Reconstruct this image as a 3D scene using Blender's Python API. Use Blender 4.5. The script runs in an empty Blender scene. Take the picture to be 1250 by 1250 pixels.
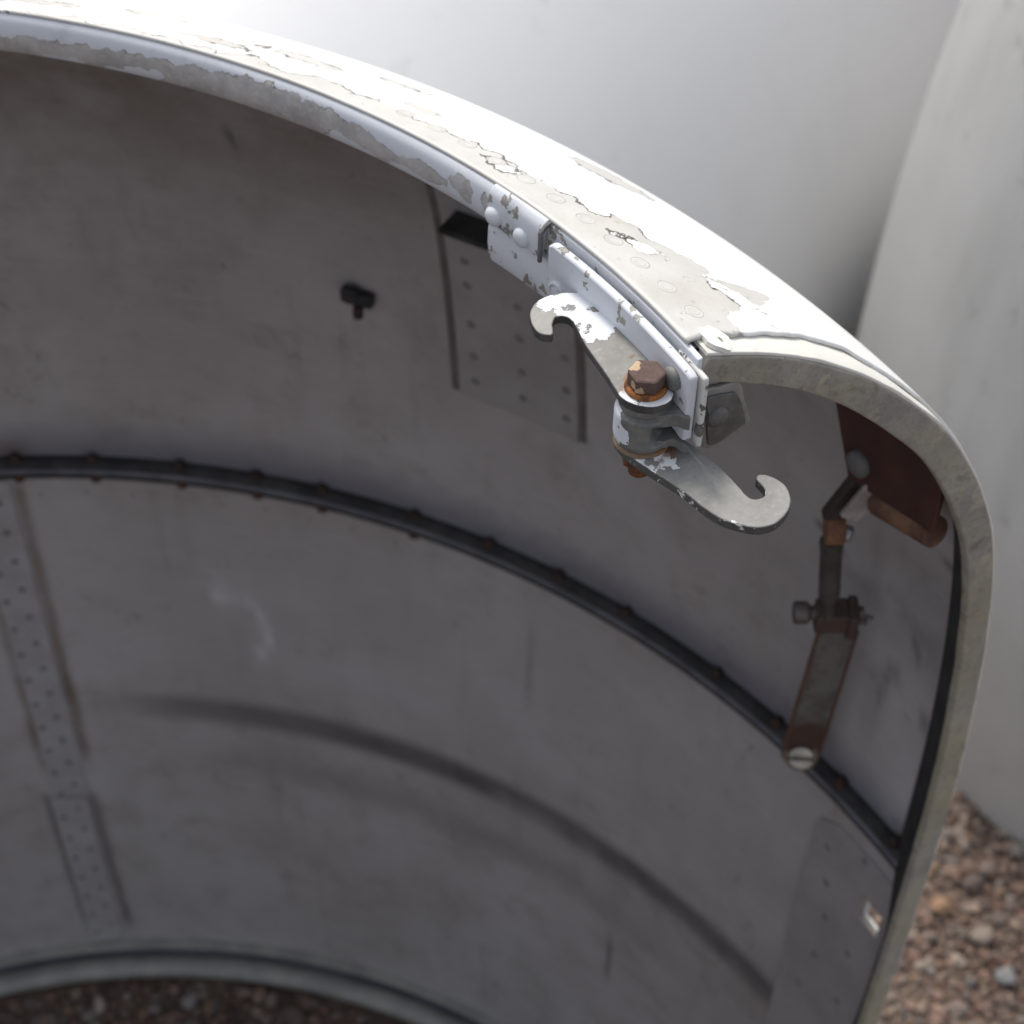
import bpy, bmesh, math, random
import numpy as np
from mathutils import Vector, Matrix

random.seed(7); rng = np.random.default_rng(11)
sc = bpy.context.scene
COL = sc.collection
rad = math.radians

# ------------------------------------------------------------------ camera, sky, sun, exposure
cam_d = bpy.data.cameras.new('camera'); cam = bpy.data.objects.new('camera', cam_d); COL.objects.link(cam)
cr, cu, cw = Vector((.68112229, -.73208874, .01088581)), Vector((.52600634, .49962094, .68825594)), Vector((.5093032, .46306046, -.72538628))
cam.matrix_world = Matrix(((cr.x, cu.x, -cw.x, 0.0), (cr.y, cu.y, -cw.y, -.4566914), (cr.z, cu.z, -cw.z, 1.68662157), (0, 0, 0, 1)))
cam_d.sensor_width = 36; cam_d.lens = 36 * 2.2389 / 1.25
cam_d.clip_start = .02; cam_d.clip_end = 500
cam_d.dof.use_dof = True; cam_d.dof.focus_distance = .725; cam_d.dof.aperture_fstop = 11; cam_d.dof.aperture_blades = 7
sc.camera = cam

SUN_EL, SUN_AZ = rad(54), 0.45            # bright hazy day: a wide soft sun from behind the cowl
world = bpy.data.worlds.new('World'); sc.world = world; world.use_nodes = True
wn = world.node_tree.nodes; bg = wn['Background']
sky = wn.new('ShaderNodeTexSky'); sky.sky_type = 'NISHITA'; sky.sun_disc = False
sky.sun_elevation = SUN_EL; sky.sun_rotation = SUN_AZ; sky.air_density = 1.0; sky.dust_density = 3.0; sky.ozone_density = 1.0
hz = wn.new('ShaderNodeHueSaturation'); hz.inputs['Saturation'].default_value = .38      # thin white haze
world.node_tree.links.new(sky.outputs[0], hz.inputs['Color']); world.node_tree.links.new(hz.outputs[0], bg.inputs[0]); bg.inputs[1].default_value = .14
sun_d = bpy.data.lights.new('sun', 'SUN'); sun = bpy.data.objects.new('sun', sun_d); COL.objects.link(sun)
sun_d.energy = 1.5; sun_d.angle = rad(12); sun_d.color = (1, .95, .87)
sdir = Vector((math.sin(SUN_AZ) * math.cos(SUN_EL), math.cos(SUN_AZ) * math.cos(SUN_EL), math.sin(SUN_EL)))
sun.rotation_euler = (-sdir).to_track_quat('-Z', 'Y').to_euler(); sun.location = sdir * 6
sc.view_settings.view_transform = 'Standard'; sc.view_settings.look = 'None'
sc.view_settings.exposure = .62; sc.view_settings.gamma = 1

# ------------------------------------------------------------------ mesh helpers
def link(o, parent=None):
    COL.objects.link(o)
    if parent is not None:
        o.parent = parent
        m = Matrix.Identity(4); p = parent
        o.matrix_parent_inverse = world_of(parent).inverted()
    return o
def world_of(o):
    if o.parent is None: return o.matrix_basis.copy()
    return world_of(o.parent) @ o.matrix_parent_inverse @ o.matrix_basis
def empty(name, loc, label, cat, group=None):
    o = bpy.data.objects.new(name, None); o.location = loc; COL.objects.link(o); o.empty_display_size = .05
    o['label'] = label; o['category'] = cat
    if group: o['group'] = group
    return o
class MB:
    def __init__(s): s.v = []; s.f = []
    def add(s, vs, fs):
        n = len(s.v); s.v += [tuple(v) for v in vs]; s.f += [tuple(i + n for i in f) for f in fs]
    def grid(s, P):                     # P: array [i][j] of points
        P = np.asarray(P); a, b = P.shape[:2]
        s.add(P.reshape(-1, 3), [(i*b+j, i*b+j+1, (i+1)*b+j+1, (i+1)*b+j) for i in range(a-1) for j in range(b-1)])
    def box(s, c, u, v, w):             # half-extent vectors
        c, u, v, w = map(Vector, (c, u, v, w)); P = [c+a*u+b*v+d*w for a in (-1, 1) for b in (-1, 1) for d in (-1, 1)]
        s.add(P, [(0, 1, 3, 2), (4, 6, 7, 5), (0, 4, 5, 1), (2, 3, 7, 6), (0, 2, 6, 4), (1, 5, 7, 3)])
    def lathe(s, c, axis, prof, seg=32, caps=True, rot=0):   # prof: (radius, height along axis)
        c = Vector(c); a = Vector(axis).normalized(); x = a.orthogonal().normalized(); y = a.cross(x); vs = []; n = len(prof)
        for r, h in prof:
            for k in range(seg):
                t = 2*math.pi*k/seg + rot; vs.append(c + a*h + (x*math.cos(t)+y*math.sin(t))*r)
        fs = [(i*seg+k, i*seg+(k+1) % seg, (i+1)*seg+(k+1) % seg, (i+1)*seg+k) for i in range(n-1) for k in range(seg)]
        if caps: fs += [tuple(range(seg))[::-1], tuple((n-1)*seg+k for k in range(seg))]
        s.add(vs, fs)
    def rod(s, a, b, r, seg=16, r2=None):
        a, b = Vector(a), Vector(b); s.lathe(a, b-a, [(r, 0), (r2 if r2 else r, (b-a).length)], seg)
    def sweep(s, frames, sec, closed_sec=True, caps=True):   # frames: (P,U,V); sec: (u,v)
        vs = []
        for i, (P, U, V) in enumerate(frames):
            for (u, v) in (sec(i) if callable(sec) else sec): vs.append(P + U*u + V*v)
        m = len(sec(0)) if callable(sec) else len(sec)
        k2 = m if closed_sec else m-1
        fs = [(i*m+k, i*m+(k+1) % m, (i+1)*m+(k+1) % m, (i+1)*m+k) for i in range(len(frames)-1) for k in range(k2)]
        if caps and closed_sec: fs += [tuple(range(m))[::-1], tuple((len(frames)-1)*m+k for k in range(m))]
        s.add(vs, fs)
    def prism(s, pts, off):
        n = len(pts); off = Vector(off); P = [Vector(p) for p in pts]
        s.add(P + [p+off for p in P], [tuple(range(n)), tuple(range(2*n-1, n-1, -1))] + [(i, n+i, n+(i+1) % n, (i+1) % n) for i in range(n)])
    def build(s, name, mat, parent=None, smooth=40, bevel=0, attrs=None, segs=2):
        me = bpy.data.meshes.new(name); me.from_pydata([tuple(v) for v in s.v], [], s.f); me.update()
        bm = bmesh.new(); bm.from_mesh(me)
        if not attrs: bmesh.ops.recalc_face_normals(bm, faces=bm.faces)
        bm.to_mesh(me); bm.free()
        if attrs:
            for k, vals in attrs.items():
                at = me.attributes.new(k, 'FLOAT', 'POINT'); at.data.foreach_set('value', np.asarray(vals, dtype=np.float32))
        me.materials.append(mat)
        if smooth:
            me.polygons.foreach_set('use_smooth', [True]*len(me.polygons)); me.set_sharp_from_angle(angle=rad(smooth))
        o = bpy.data.objects.new(name, me); link(o, parent)
        if bevel:
            b = o.modifiers.new('bevel', 'BEVEL'); b.width = bevel; b.segments = segs; b.limit_method = 'ANGLE'; b.angle_limit = rad(38)
        return o
def catmull(P, n):
    P = np.asarray(P, float); Q = np.vstack([2*P[0]-P[1], P, 2*P[-1]-P[-2]]); out = []
    for i in range(1, len(Q)-2):
        for t in np.linspace(0, 1, n, endpoint=False):
            a, b, c, d = Q[i-1:i+3]; out.append(.5*((2*b)+(-a+c)*t+(2*a-5*b+4*c-d)*t*t+(-a+3*b-3*c+d)*t**3))
    return np.array(out + [Q[-2]])
def cat_closed(P, n):
    P = np.asarray(P, float); k = len(P); out = []
    for i in range(k):
        a, b, c, d = P[i-1], P[i], P[(i+1) % k], P[(i+2) % k]
        for t in np.linspace(0, 1, n, endpoint=False):
            out.append(.5*((2*b)+(-a+c)*t+(2*a-5*b+4*c-d)*t*t+(-a+3*b-3*c+d)*t**3))
    return np.array(out)
def vnoise(x, seed=0, oct=3):           # 1-D value noise, about -1..1
    x = np.asarray(x, float); out = 0*x; a = 1
    for o in range(oct):
        g = np.random.default_rng(seed*31+o).uniform(-1, 1, 4096); xi = np.floor(x).astype(int); t = x-xi; t = t*t*(3-2*t)
        out = out + a*(g[xi % 4096]*(1-t)+g[(xi+1) % 4096]*t); x = x*2.13; a *= .5
    return out/1.5

# ------------------------------------------------------------------ materials
class NT:
    def __init__(s, name):
        s.m = bpy.data.materials.new(name); s.m.use_nodes = True; s.t = s.m.node_tree; s.n = s.t.nodes; s.b = s.n['Principled BSDF']
        s.pos = s.n.new('ShaderNodeNewGeometry').outputs['Position']
    def l(s, a, b): s.t.links.new(a, b)
    def val(s, sock, v):
        if hasattr(v, 'is_output'): s.l(v, sock)
        else: sock.default_value = v
    def math(s, op, a, b=0.0, c=None, clamp=False):
        n = s.n.new('ShaderNodeMath'); n.operation = op; n.use_clamp = clamp; s.val(n.inputs[0], a); s.val(n.inputs[1], b)
        if c is not None: s.val(n.inputs[2], c)
        return n.outputs[0]
    def noise(s, scale, detail=4, rough=.55, stretch=None, dist=0, off=None):
        n = s.n.new('ShaderNodeTexNoise'); n.inputs['Scale'].default_value = scale; n.inputs['Detail'].default_value = detail; n.inputs['Roughness'].default_value = rough
        n.inputs['Distortion'].default_value = dist
        v = s.pos
        if stretch or off:
            mp = s.n.new('ShaderNodeMapping'); mp.inputs['Scale'].default_value = stretch or (1, 1, 1); mp.inputs['Location'].default_value = off or (0, 0, 0); s.l(v, mp.inputs[0]); v = mp.outputs[0]
        s.l(v, n.inputs['Vector']); return n.outputs[0]
    def ramp(s, x, lo, hi, a=0.0, b=1.0):
        n = s.n.new('ShaderNodeMapRange'); n.interpolation_type = 'SMOOTHSTEP'; s.val(n.inputs[0], x)
        for i, v in enumerate((lo, hi, a, b)): s.val(n.inputs[i+1], v)
        return n.outputs[0]
    def mix(s, f, a, b):
        n = s.n.new('ShaderNodeMix'); n.data_type = 'RGBA'; s.val(n.inputs[0], f)
        for sock, v in ((n.inputs[6], a), (n.inputs[7], b)):
            s.val(sock, v if hasattr(v, 'is_output') else (*v, 1))
        return n.outputs[2]
    def attr(s, name):
        n = s.n.new('ShaderNodeAttribute'); n.attribute_name = name; return n.outputs['Fac']
    def blobs(s, L):                    # metres inside the nearest of a set of spheres
        out = None
        for (c, r) in L:
            d = s.n.new('ShaderNodeVectorMath'); d.operation = 'DISTANCE'; s.l(s.pos, d.inputs[0]); d.inputs[1].default_value = tuple(c)
            k = s.math('SUBTRACT', r, d.outputs['Value']); out = k if out is None else s.math('MAXIMUM', out, k)
        return out
    def bump(s, h, dist, strength=1.0, prev=None):
        n = s.n.new('ShaderNodeBump'); n.inputs['Distance'].default_value = dist; n.inputs['Strength'].default_value = strength; s.val(n.inputs['Height'], h)
        if prev is not None: s.l(prev, n.inputs['Normal'])
        s.l(n.outputs[0], s.b.inputs['Normal']); return n.outputs[0]
    def out(s, color=None, rough=None, metal=None, spec=None):
        for k, v in (('Base Color', color), ('Roughness', rough), ('Metallic', metal), ('Specular IOR Level', spec)):
            if v is None: continue
            if k == 'Base Color' and not hasattr(v, 'is_output'): v = (*v, 1)
            s.val(s.b.inputs[k], v)
        return s.m

def chip_mat(name, paint, metal, field, amp=.004, scale=180, rough=.5, mrough=.5, metallic=.35, edge=.00025, dirt=.25, grime=(.10, .09, .08), dirtscale=60, detail=6, bd=.0003, stain=None):
    """paint over metal: field(NT) gives metres, > 0 where paint is left; noise breaks its edge"""
    t = NT(name); n1 = t.noise(scale, detail, .6); f = field(t) if callable(field) else field
    d = t.math('ADD', f, t.math('MULTIPLY', t.math('SUBTRACT', n1, .5), amp*2))
    m = t.ramp(d, -.00008, .00008)
    n2 = t.noise(dirtscale, 6, .65, off=(3, 1, 2)); n3 = t.noise(420, 4, .6, off=(1, 5, 2))
    mc = t.mix(t.ramp(n2, .35, .65), metal, tuple(c*.72 for c in metal)); mc = t.mix(t.ramp(n3, .5, .75, 0, .35), mc, tuple(min(1, c*1.5) for c in metal))
    pc = t.mix(t.ramp(n2, .5, .8, 0, dirt), paint, tuple(c*.6 for c in paint))
    c = t.mix(m, mc, pc)
    ln = t.ramp(t.math('ABSOLUTE', t.math('SUBTRACT', d, -edge)), 0, edge*1.3, .75, 0)      # dirt caught at the paint's edge
    ln = t.math('MULTIPLY', ln, t.ramp(t.noise(70, 2, .5, off=(9, 2, 4)), .42, .62))
    c = t.mix(ln, c, grime)
    if stain:
        sf_ = t.math('ADD', t.blobs(stain), t.math('MULTIPLY', t.math('SUBTRACT', t.noise(190, 5, .65, off=(6, 3, 9)), .5), .010))
        c = t.mix(t.ramp(sf_, -.0012, .0016, 0, .75), c, (.20, .095, .042))
    t.bump(t.math('ADD', m, t.math('MULTIPLY', n3, .35)), bd, .9)
    return t.out(c, t.math('ADD', t.math('MULTIPLY', m, rough-mrough), mrough), t.math('MULTIPLY', t.math('SUBTRACT', 1.0, m), metallic), .35)
def plain(name, c1, c2, scale=60, rough=.6, metal=0.0, bump=.0002, spec=.35, fine=400, lo=.35, hi=.65):
    t = NT(name); n = t.noise(scale, 6, .6); k = t.noise(fine, 4, .6, off=(2, 7, 1))
    c = t.mix(t.ramp(n, lo, hi), c1, c2); c = t.mix(t.ramp(k, .5, .8, 0, .4), c, tuple(x*.5 for x in c1))
    if bump: t.bump(k, bump)
    return t.out(c, rough, metal, spec)

# ------------------------------------------------------------------ the cowl's own coordinates
PH, R0, Z0 = 1.9107, .4628, 1.2222        # azimuth of the cut end, rim radius, rim height
AZ0 = -1.23                               # azimuth of the other cut end
GROUND = -.03
PRO = catmull([(.4628, 1.2222), (.476, 1.2188), (.4892, 1.2130), (.5070, 1.2058), (.5225, 1.1972), (.5502, 1.1772), (.5725, 1.1565), (.6120, 1.1140),
               (.6412, 1.0620), (.6580, 1.0230), (.6726, .9514), (.6832, .8573), (.6880, .7553), (.6880, .6124), (.684, .45), (.681, .2), (.680, -.02)], 14)
_q = np.concatenate([[0], np.cumsum(np.hypot(*np.diff(PRO, axis=0).T))]); _u = np.linspace(0, _q[-1], 700)      # even out the measured profile
_f = np.stack([np.interp(_u, _q, PRO[:, i]) for i in (0, 1)], -1); _pad = np.vstack([2*_f[0]-_f[60:0:-1], _f, 2*_f[-1]-_f[-2:-62:-1]])
_k = np.exp(-.5*(np.arange(-60, 61)/12.0)**2); _k /= _k.sum(); PRO = np.stack([np.convolve(_pad[:, i], _k, 'valid') for i in (0, 1)], -1)
_s = np.concatenate([[0], np.cumsum(np.hypot(*np.diff(PRO, axis=0).T))])
def pro(s):                               # point and inward normal of the profile at arc length s (m)
    s = np.asarray(s, float); r = np.interp(s, _s, PRO[:, 0]); z = np.interp(s, _s, PRO[:, 1]); e = .003
    dr = np.interp(s+e, _s, PRO[:, 0])-np.interp(s-e, _s, PRO[:, 0]); dz = np.interp(s+e, _s, PRO[:, 1])-np.interp(s-e, _s, PRO[:, 1]); q = np.hypot(dr, dz)
    return r, z, dz/q, -dr/q              # inward normal (nr, nz)
def s_of_z(z): return np.interp(-np.asarray(z, float), -PRO[:, 1], _s)
def cyl(az, r, z): return Vector((r*math.sin(az), r*math.cos(az), z))
def wall(az, z, off=0.0):                 # on the inner wall, 'off' inwards of it
    r, zz, nr, nz = pro(s_of_z(z)); return cyl(az, float(r)-.004-off, float(zz))
def wall_in(az): return Vector((-math.sin(az), -math.cos(az), 0))
def L(a, n, z): return cyl(PH + a/459., R0 - n/1000., Z0 + z/1000.)   # along the rim (mm from the cut end), mm inwards, mm above the rim
eT, eN, eO = Vector((math.cos(PH), -math.sin(PH), 0)), Vector((-math.sin(PH), -math.cos(PH), 0)), cyl(PH, R0, Z0)
def Q(t, n, z): return eO + eT*(t/1000.) + eN*(n/1000.) + Vector((0, 0, z/1000.))
UP = Vector((0, 0, 1))
def az_frames(azs, r, z): return [(cyl(a, r, z), wall_in(a), UP) for a in azs]

# ------------------------------------------------------------------ ground
def ground_mat():
    t = NT('gravelly_soil'); n = t.noise(9, 5, .6); k = t.noise(110, 5, .65)
    c = t.mix(t.ramp(n, .35, .65), (.11, .075, .06), (.17, .125, .10)); c = t.mix(t.ramp(k, .45, .7), c, (.24, .17, .14))
    t.bump(k, .006, .9); return t.out(c, .95, 0, .15)
g = MB(); xs = np.concatenate([np.linspace(-60, -3, 12), np.linspace(-2.5, 4, 40), np.linspace(5, 60, 12)])
gz = lambda x, y: GROUND - .002 + .002*math.sin(7*x+2)*math.cos(6*y) if abs(x) < 4 and abs(y) < 4 else GROUND - .002
g.grid([[(x, y, gz(x, y)) for y in xs] for x in xs]); go = g.build('ground', ground_mat(), None, 60); go['kind'] = 'structure'

def ico(sub):
    bm = bmesh.new(); bmesh.ops.create_icosphere(bm, subdivisions=sub, radius=1); v = np.array([x.co[:] for x in bm.verts]); f = np.array([[w.index for w in x.verts] for x in bm.faces]); bm.free(); return v, f
def stone_shape(v, r):
    d = v.copy()
    for _ in range(7):                    # slice flats off a ball: broken stone
        n = r.normal(size=3); n /= np.linalg.norm(n); h = r.uniform(.55, .95); e = d@n; d = d - np.outer(np.maximum(e-h, 0)*.85, n)
    return d*np.array([1, r.uniform(.65, .95), r.uniform(.5, .8)])
def stone_mat():
    t = NT('stone'); a = t.n.new('ShaderNodeAttribute'); a.attribute_name = 'tone'; k = t.noise(260, 5, .65); n = t.noise(90, 3, .5)
    mul = t.n.new('ShaderNodeMix'); mul.data_type = 'RGBA'; mul.blend_type = 'MULTIPLY'; mul.inputs[0].default_value = 1
    t.l(a.outputs['Color'], mul.inputs[6]); t.l(t.mix(t.ramp(k, .3, .7), (.62, .6, .58), (1.15, 1.12, 1.1)), mul.inputs[7])
    t.bump(k, .0008, .7); return t.out(mul.outputs[2], .85, 0, .25)
STONE = stone_mat()
TONES = np.array([(.34, .235, .19), (.30, .19, .155), (.40, .31, .25), (.35, .29, .25), (.26, .21, .19), (.44, .37, .31), (.38, .26, .18), (.29, .26, .245), (.20, .145, .125), (.47, .42, .38)])
def stones(name, pts, sizes, sub):
    v0, f0 = ico(sub); shapes = [stone_shape(v0, rng) for _ in range(24)]; V = []; F = []; T = []; n = 0
    for (x, y), s in zip(pts, sizes):
        sh = shapes[rng.integers(24)]; a = rng.uniform(0, 6.28); b = rng.normal()*.3; ca, sa = math.cos(a), math.sin(a); cb, sb = math.cos(b), math.sin(b)
        M = np.array([[ca, -sa, 0], [sa, ca, 0], [0, 0, 1]])@np.array([[1, 0, 0], [0, cb, -sb], [0, sb, cb]])
        V.append(sh@M.T*s + np.array([x, y, GROUND + s*rng.uniform(-.1, .45)])); F.append(f0+n); n += len(v0)
        c = TONES[rng.choice(10, p=[.17, .14, .13, .12, .12, .07, .07, .06, .09, .03])]*rng.uniform(.48, .86); T.append(np.tile(np.append(c, 1), (len(v0), 1)))
    V = np.concatenate(V); F = np.concatenate(F); T = np.concatenate(T).astype(np.float32)
    me = bpy.data.meshes.new(name); me.vertices.add(len(V)); me.vertices.foreach_set('co', V.astype(np.float32).ravel())
    me.loops.add(len(F)*3); me.loops.foreach_set('vertex_index', F.astype(np.int32).ravel()); me.polygons.add(len(F))
    me.polygons.foreach_set('loop_start', np.arange(0, len(F)*3, 3, dtype=np.int32)); me.update(calc_edges=True)
    at = me.attributes.new('tone', 'FLOAT_COLOR', 'POINT'); at.data.foreach_set('color', T.ravel())
    me.materials.append(STONE); me.polygons.foreach_set('use_smooth', [True]*len(F)); me.set_sharp_from_angle(angle=rad(38))
    o = bpy.data.objects.new(name, me); COL.objects.link(o); return o
def scatter(x0, x1, y0, y1, cell, keep):
    P = [(x+rng.uniform(-.5, .5)*cell, y+rng.uniform(-.5, .5)*cell) for x in np.arange(x0, x1, cell) for y in np.arange(y0, y1, cell)]
    return [p for p in P if keep(*p)]
dome_c, dome_r = (1.8195, -.15), .6
free = lambda x, y: not (.64 < math.hypot(x, y) < .695) and math.hypot(x-dome_c[0], y-dome_c[1]) > dome_r-.02
near = lambda x, y: (.72 < x < 1.4 and -.62 < y < .35) or (math.hypot(x, y) < .69 and y > .18 and x > .02)
P = scatter(-.1, 1.45, -.65, .75, .0098, lambda x, y: free(x, y) and near(x, y))
sz = np.clip(rng.lognormal(math.log(.0050), .45, len(P)), .0022, .014)
P2 = scatter(-1.6, 2.6, -1.6, 2.0, .03, lambda x, y: free(x, y) and not near(x, y))
sz2 = np.clip(rng.lognormal(math.log(.011), .4, len(P2)), .005, .024)
gr = stones('gravel', P+P2, np.concatenate([sz, sz2]), 2); gr['kind'] = 'stuff'; P3 = scatter(-.1, 1.45, -.65, .75, .0068, lambda x, y: free(x, y) and near(x, y)); gf = stones('grit', P3, rng.uniform(.0012, .0030, len(P3)), 1); gf['kind'] = 'stuff'; gf['label'] = 'fine brown grit between the gravel stones'; gr['label'] = 'pinkish brown crushed stone gravel on the ground'

# ------------------------------------------------------------------ the two objects standing behind
def dome_prof(r0, H, e, n=48): return [(r0*math.sqrt(max(1-t**e, 0))+.0005, t*H) for t in np.linspace(0, 1, n)]
def dome(name, label, c, r0, H, e, mat, long=1.0, turn=0.0):
    root = empty(name, (c[0], c[1], GROUND), label, 'engine cowl')
    m = MB(); m.lathe((c[0], c[1], GROUND), UP, dome_prof(r0, H, e), 128)
    d_ = Vector((math.cos(turn), math.sin(turn), 0)); o_ = Vector((c[0], c[1], GROUND)); m.v = [tuple(Vector(v) + d_*((Vector(v)-o_).dot(d_)*(long-1))) for v in m.v]
    m.build('shell', mat, root, 70)
    return root
def dirty_white(name, base, patch, dirt, amount):
    t = NT(name); n = t.noise(5, 6, .6); k = t.noise(24, 5, .65, off=(4, 2, 7)); st = t.noise(9, 4, .6, stretch=(1, 1, .25))
    c = t.mix(t.ramp(n, .42, .68, 0, amount), base, patch); c = t.mix(t.ramp(st, .5, .75, 0, amount*.8), c, dirt); c = t.mix(t.ramp(k, .60, .70, 0, amount*1.2), c, dirt)
    return t.out(c, .45, 0, .4)
dome('standing_nacelle', 'dull pale grey rounded cowl standing on the gravel behind the cut edge', dome_c, dome_r, 1.5, 2.6,
     dirty_white('dull_white_paint', (.42, .415, .405), (.36, .355, .345), (.28, .275, .265), .5))
dome('white_nacelle', 'clean bright white rounded cowl behind the curved top rim', (2.50, 1.62), .85, 1.06, 2.0,
     dirty_white('clean_white_paint', (.80, .80, .80), (.76, .76, .77), (.62, .61, .59), .25), 2.706, rad(24))

# ------------------------------------------------------------------ the engine cowl
cowl = empty('engine_cowl', (0, 0, GROUND), 'open half of an old white engine cowl with peeling paint and a hooked latch', 'engine cowl')

# --- outer skin
def skin_mat():
    t = NT('peeling_white_paint'); pr = t.attr('primer'); n1 = t.noise(95, 7, .62)
    d = t.math('ADD', pr, t.math('MULTIPLY', t.math('SUBTRACT', n1, .5), 16.0))       # mm, > 0 where the top coat is gone
    m = t.ramp(d, -.12, .12); n2 = t.noise(40, 6, .65, off=(3, 1, 2)); n3 = t.noise(700, 3, .6)
    top = t.mix(t.ramp(n2, .5, .75, 0, .35), (.80, .80, .785), (.74, .70, .62))
    prim = t.mix(t.ramp(n2, .35, .7), (.57, .555, .525), (.50, .485, .455)); prim = t.mix(t.ramp(n3, .55, .8, 0, .3), prim, (.33, .31, .28)); n6 = t.noise(130, 5, .65, off=(7, 7, 3)); prim = t.mix(t.ramp(n6, .64, .66, 0, .7), prim, (.36, .345, .325)); n7 = t.noise(18, 5, .6, off=(1, 3, 8)); prim = t.mix(t.ramp(n7, .48, .7, 0, .35), prim, (.42, .375, .31))
    c = t.mix(m, top, prim)
    ln = t.ramp(t.math('ABSOLUTE', t.math('SUBTRACT', d, .1)), .25, .9, .95, 0); ln = t.math('MULTIPLY', ln, t.ramp(t.noise(38, 2, .5, off=(6, 1, 3)), .40, .52))
    c = t.mix(ln, c, (.07, .06, .05))
    n4 = t.noise(55, 5, .6, off=(8, 8, 1), dist=.6); cr_ = t.ramp(t.math('ABSOLUTE', t.math('SUBTRACT', n4, .5)), .003, .012, .8, 0)   # hair cracks
    cr_ = t.math('MULTIPLY', cr_, t.ramp(t.noise(16, 2, .5, off=(2, 6, 5)), .6, .68)); c = t.mix(cr_, c, (.12, .10, .09))
    t.bump(t.math('ADD', t.math('MULTIPLY', t.math('SUBTRACT', 1.0, m), 1.0), t.math('MULTIPLY', n3, .12)), .0007, 1.0)
    return t.out(c, .42, 0, .4)
SKIN = skin_mat()
HOLE = (1.848, 1.877, .588, .613)         # slot through the wall near the cut end: az, z
def axis_with(vals, a, b):                # grid lines that fall exactly on a and b
    v = [x for x in vals if not (min(abs(x-a), abs(x-b)) < 1.5e-3 and x not in (vals[0], vals[-1]))]; return np.array(sorted(v+[a, b]))
azs = axis_with(list(np.linspace(AZ0, PH-.0225, 560)), HOLE[0], HOLE[1])
ss = list(np.arange(0, .16, .0035)) + list(np.arange(.16, .45, .007)) + list(np.arange(.45, float(_s[-1])-.001, .016)) + [float(_s[-1])]
ss = axis_with(ss, float(s_of_z(HOLE[3])), float(s_of_z(HOLE[2])))
def end_off(s):                           # mm the skin stops short of the cut plane
    s = np.asarray(s)*1000; return np.interp(s, [0, 12, 30, 60, 95, 140, 200, 1400], [8, 10.5, 11.5, 15, 17.5, 13, 9, 9]) + .9*vnoise(s*.16, 5, 4) + .5*np.sign(vnoise(s*.07, 9, 1))
AA, SS = np.meshgrid(azs, ss, indexing='ij'); r, z, nr, nz = pro(SS)
eo = end_off(SS)/1000/np.maximum(r, .3); w_ = np.clip((AA-(PH-.09))/(.09-.0225), 0, 1)
A2 = AA + w_*((PH-eo)-(PH-.0225))
hole_mask = (AA[:-1, :-1] >= HOLE[0]-1e-6) & (AA[1:, :-1] <= HOLE[1]+1e-6) & (SS[:-1, :-1] >= s_of_z(HOLE[3])-1e-6) & (SS[:-1, 1:] <= s_of_z(HOLE[2])+1e-6)
def shell(A, R, Z):
    m = MB(); na, ns = A.shape; m.v = list(map(tuple, np.stack([R*np.sin(A), R*np.cos(A), Z], -1).reshape(-1, 3)))
    m.f = [(i*ns+j, i*ns+j+1, (i+1)*ns+j+1, (i+1)*ns+j) for i in range(na-1) for j in range(ns-1) if not hole_mask[i, j]]
    return m
# primer field in mm on the skin
smm = SS*1000
bnd = np.interp(AA, [-2, .3, .9, 1.2, 1.45, 1.587, 1.66, 1.71, 1.745, 1.786, 1.806, 1.822, 1.84, 1.86, 1.88, 2],
                [3, 4, 7, 6, 14, 26, 24, 38, 41, 48, 52, 74, 66, 36, 30, 26]) + 5*vnoise(AA*46, 3, 4)
P_ = bnd - smm
P_ = np.where(AA < 1.45, P_ + 5*vnoise(AA*55, 8), P_)
def ell(a, s, ra, rs_, rot=0):            # signed mm inside an ellipse at (az, s mm)
    x = (AA-a)*500; y = smm-s; c_, s_ = math.cos(rot), math.sin(rot); X = x*c_+y*s_; Y = -x*s_+y*c_; return (1-np.sqrt((X/ra)**2+(Y/rs_)**2))*min(ra, rs_)
for e in ((1.62, 84, 20, 12, .35), (1.33, 36, 22, 6, .05), (1.16, 44, 16, 6, 0), (1.05, 26, 26, 5, .1), (.92, 30, 14, 4, 0), (1.25, 20, 14, 5, 0), (1.42, 56, 12, 4, .2), (1.48, 30, 9, 4, .3)): P_ = np.maximum(P_, ell(*e))
for e in ((1.69, 30, 9, 5, .2), (1.755, 27, 12, 4, .5), (1.83, 50, 12, 5, .4), (1.60, 15, 10, 4, 0), (1.87, 34, 7, 4, .3)): P_ = np.minimum(P_, -ell(*e))     # flakes of top coat left
P_ = np.where(smm > 130, np.minimum(P_, -12), P_)
lift = np.where(w_ > .85, .0006*np.clip(vnoise(smm*.05, 4), 0, 1)*(w_-.85)/.15, 0)
m = shell(A2, r-nr*lift, z-nz*lift); skin = m.build('outer_skin', SKIN, cowl, 60, attrs={'primer': np.clip(P_, -20, 20).ravel()})
so = skin.modifiers.new('thickness', 'SOLIDIFY'); so.thickness = .0014; so.offset = 1

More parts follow.
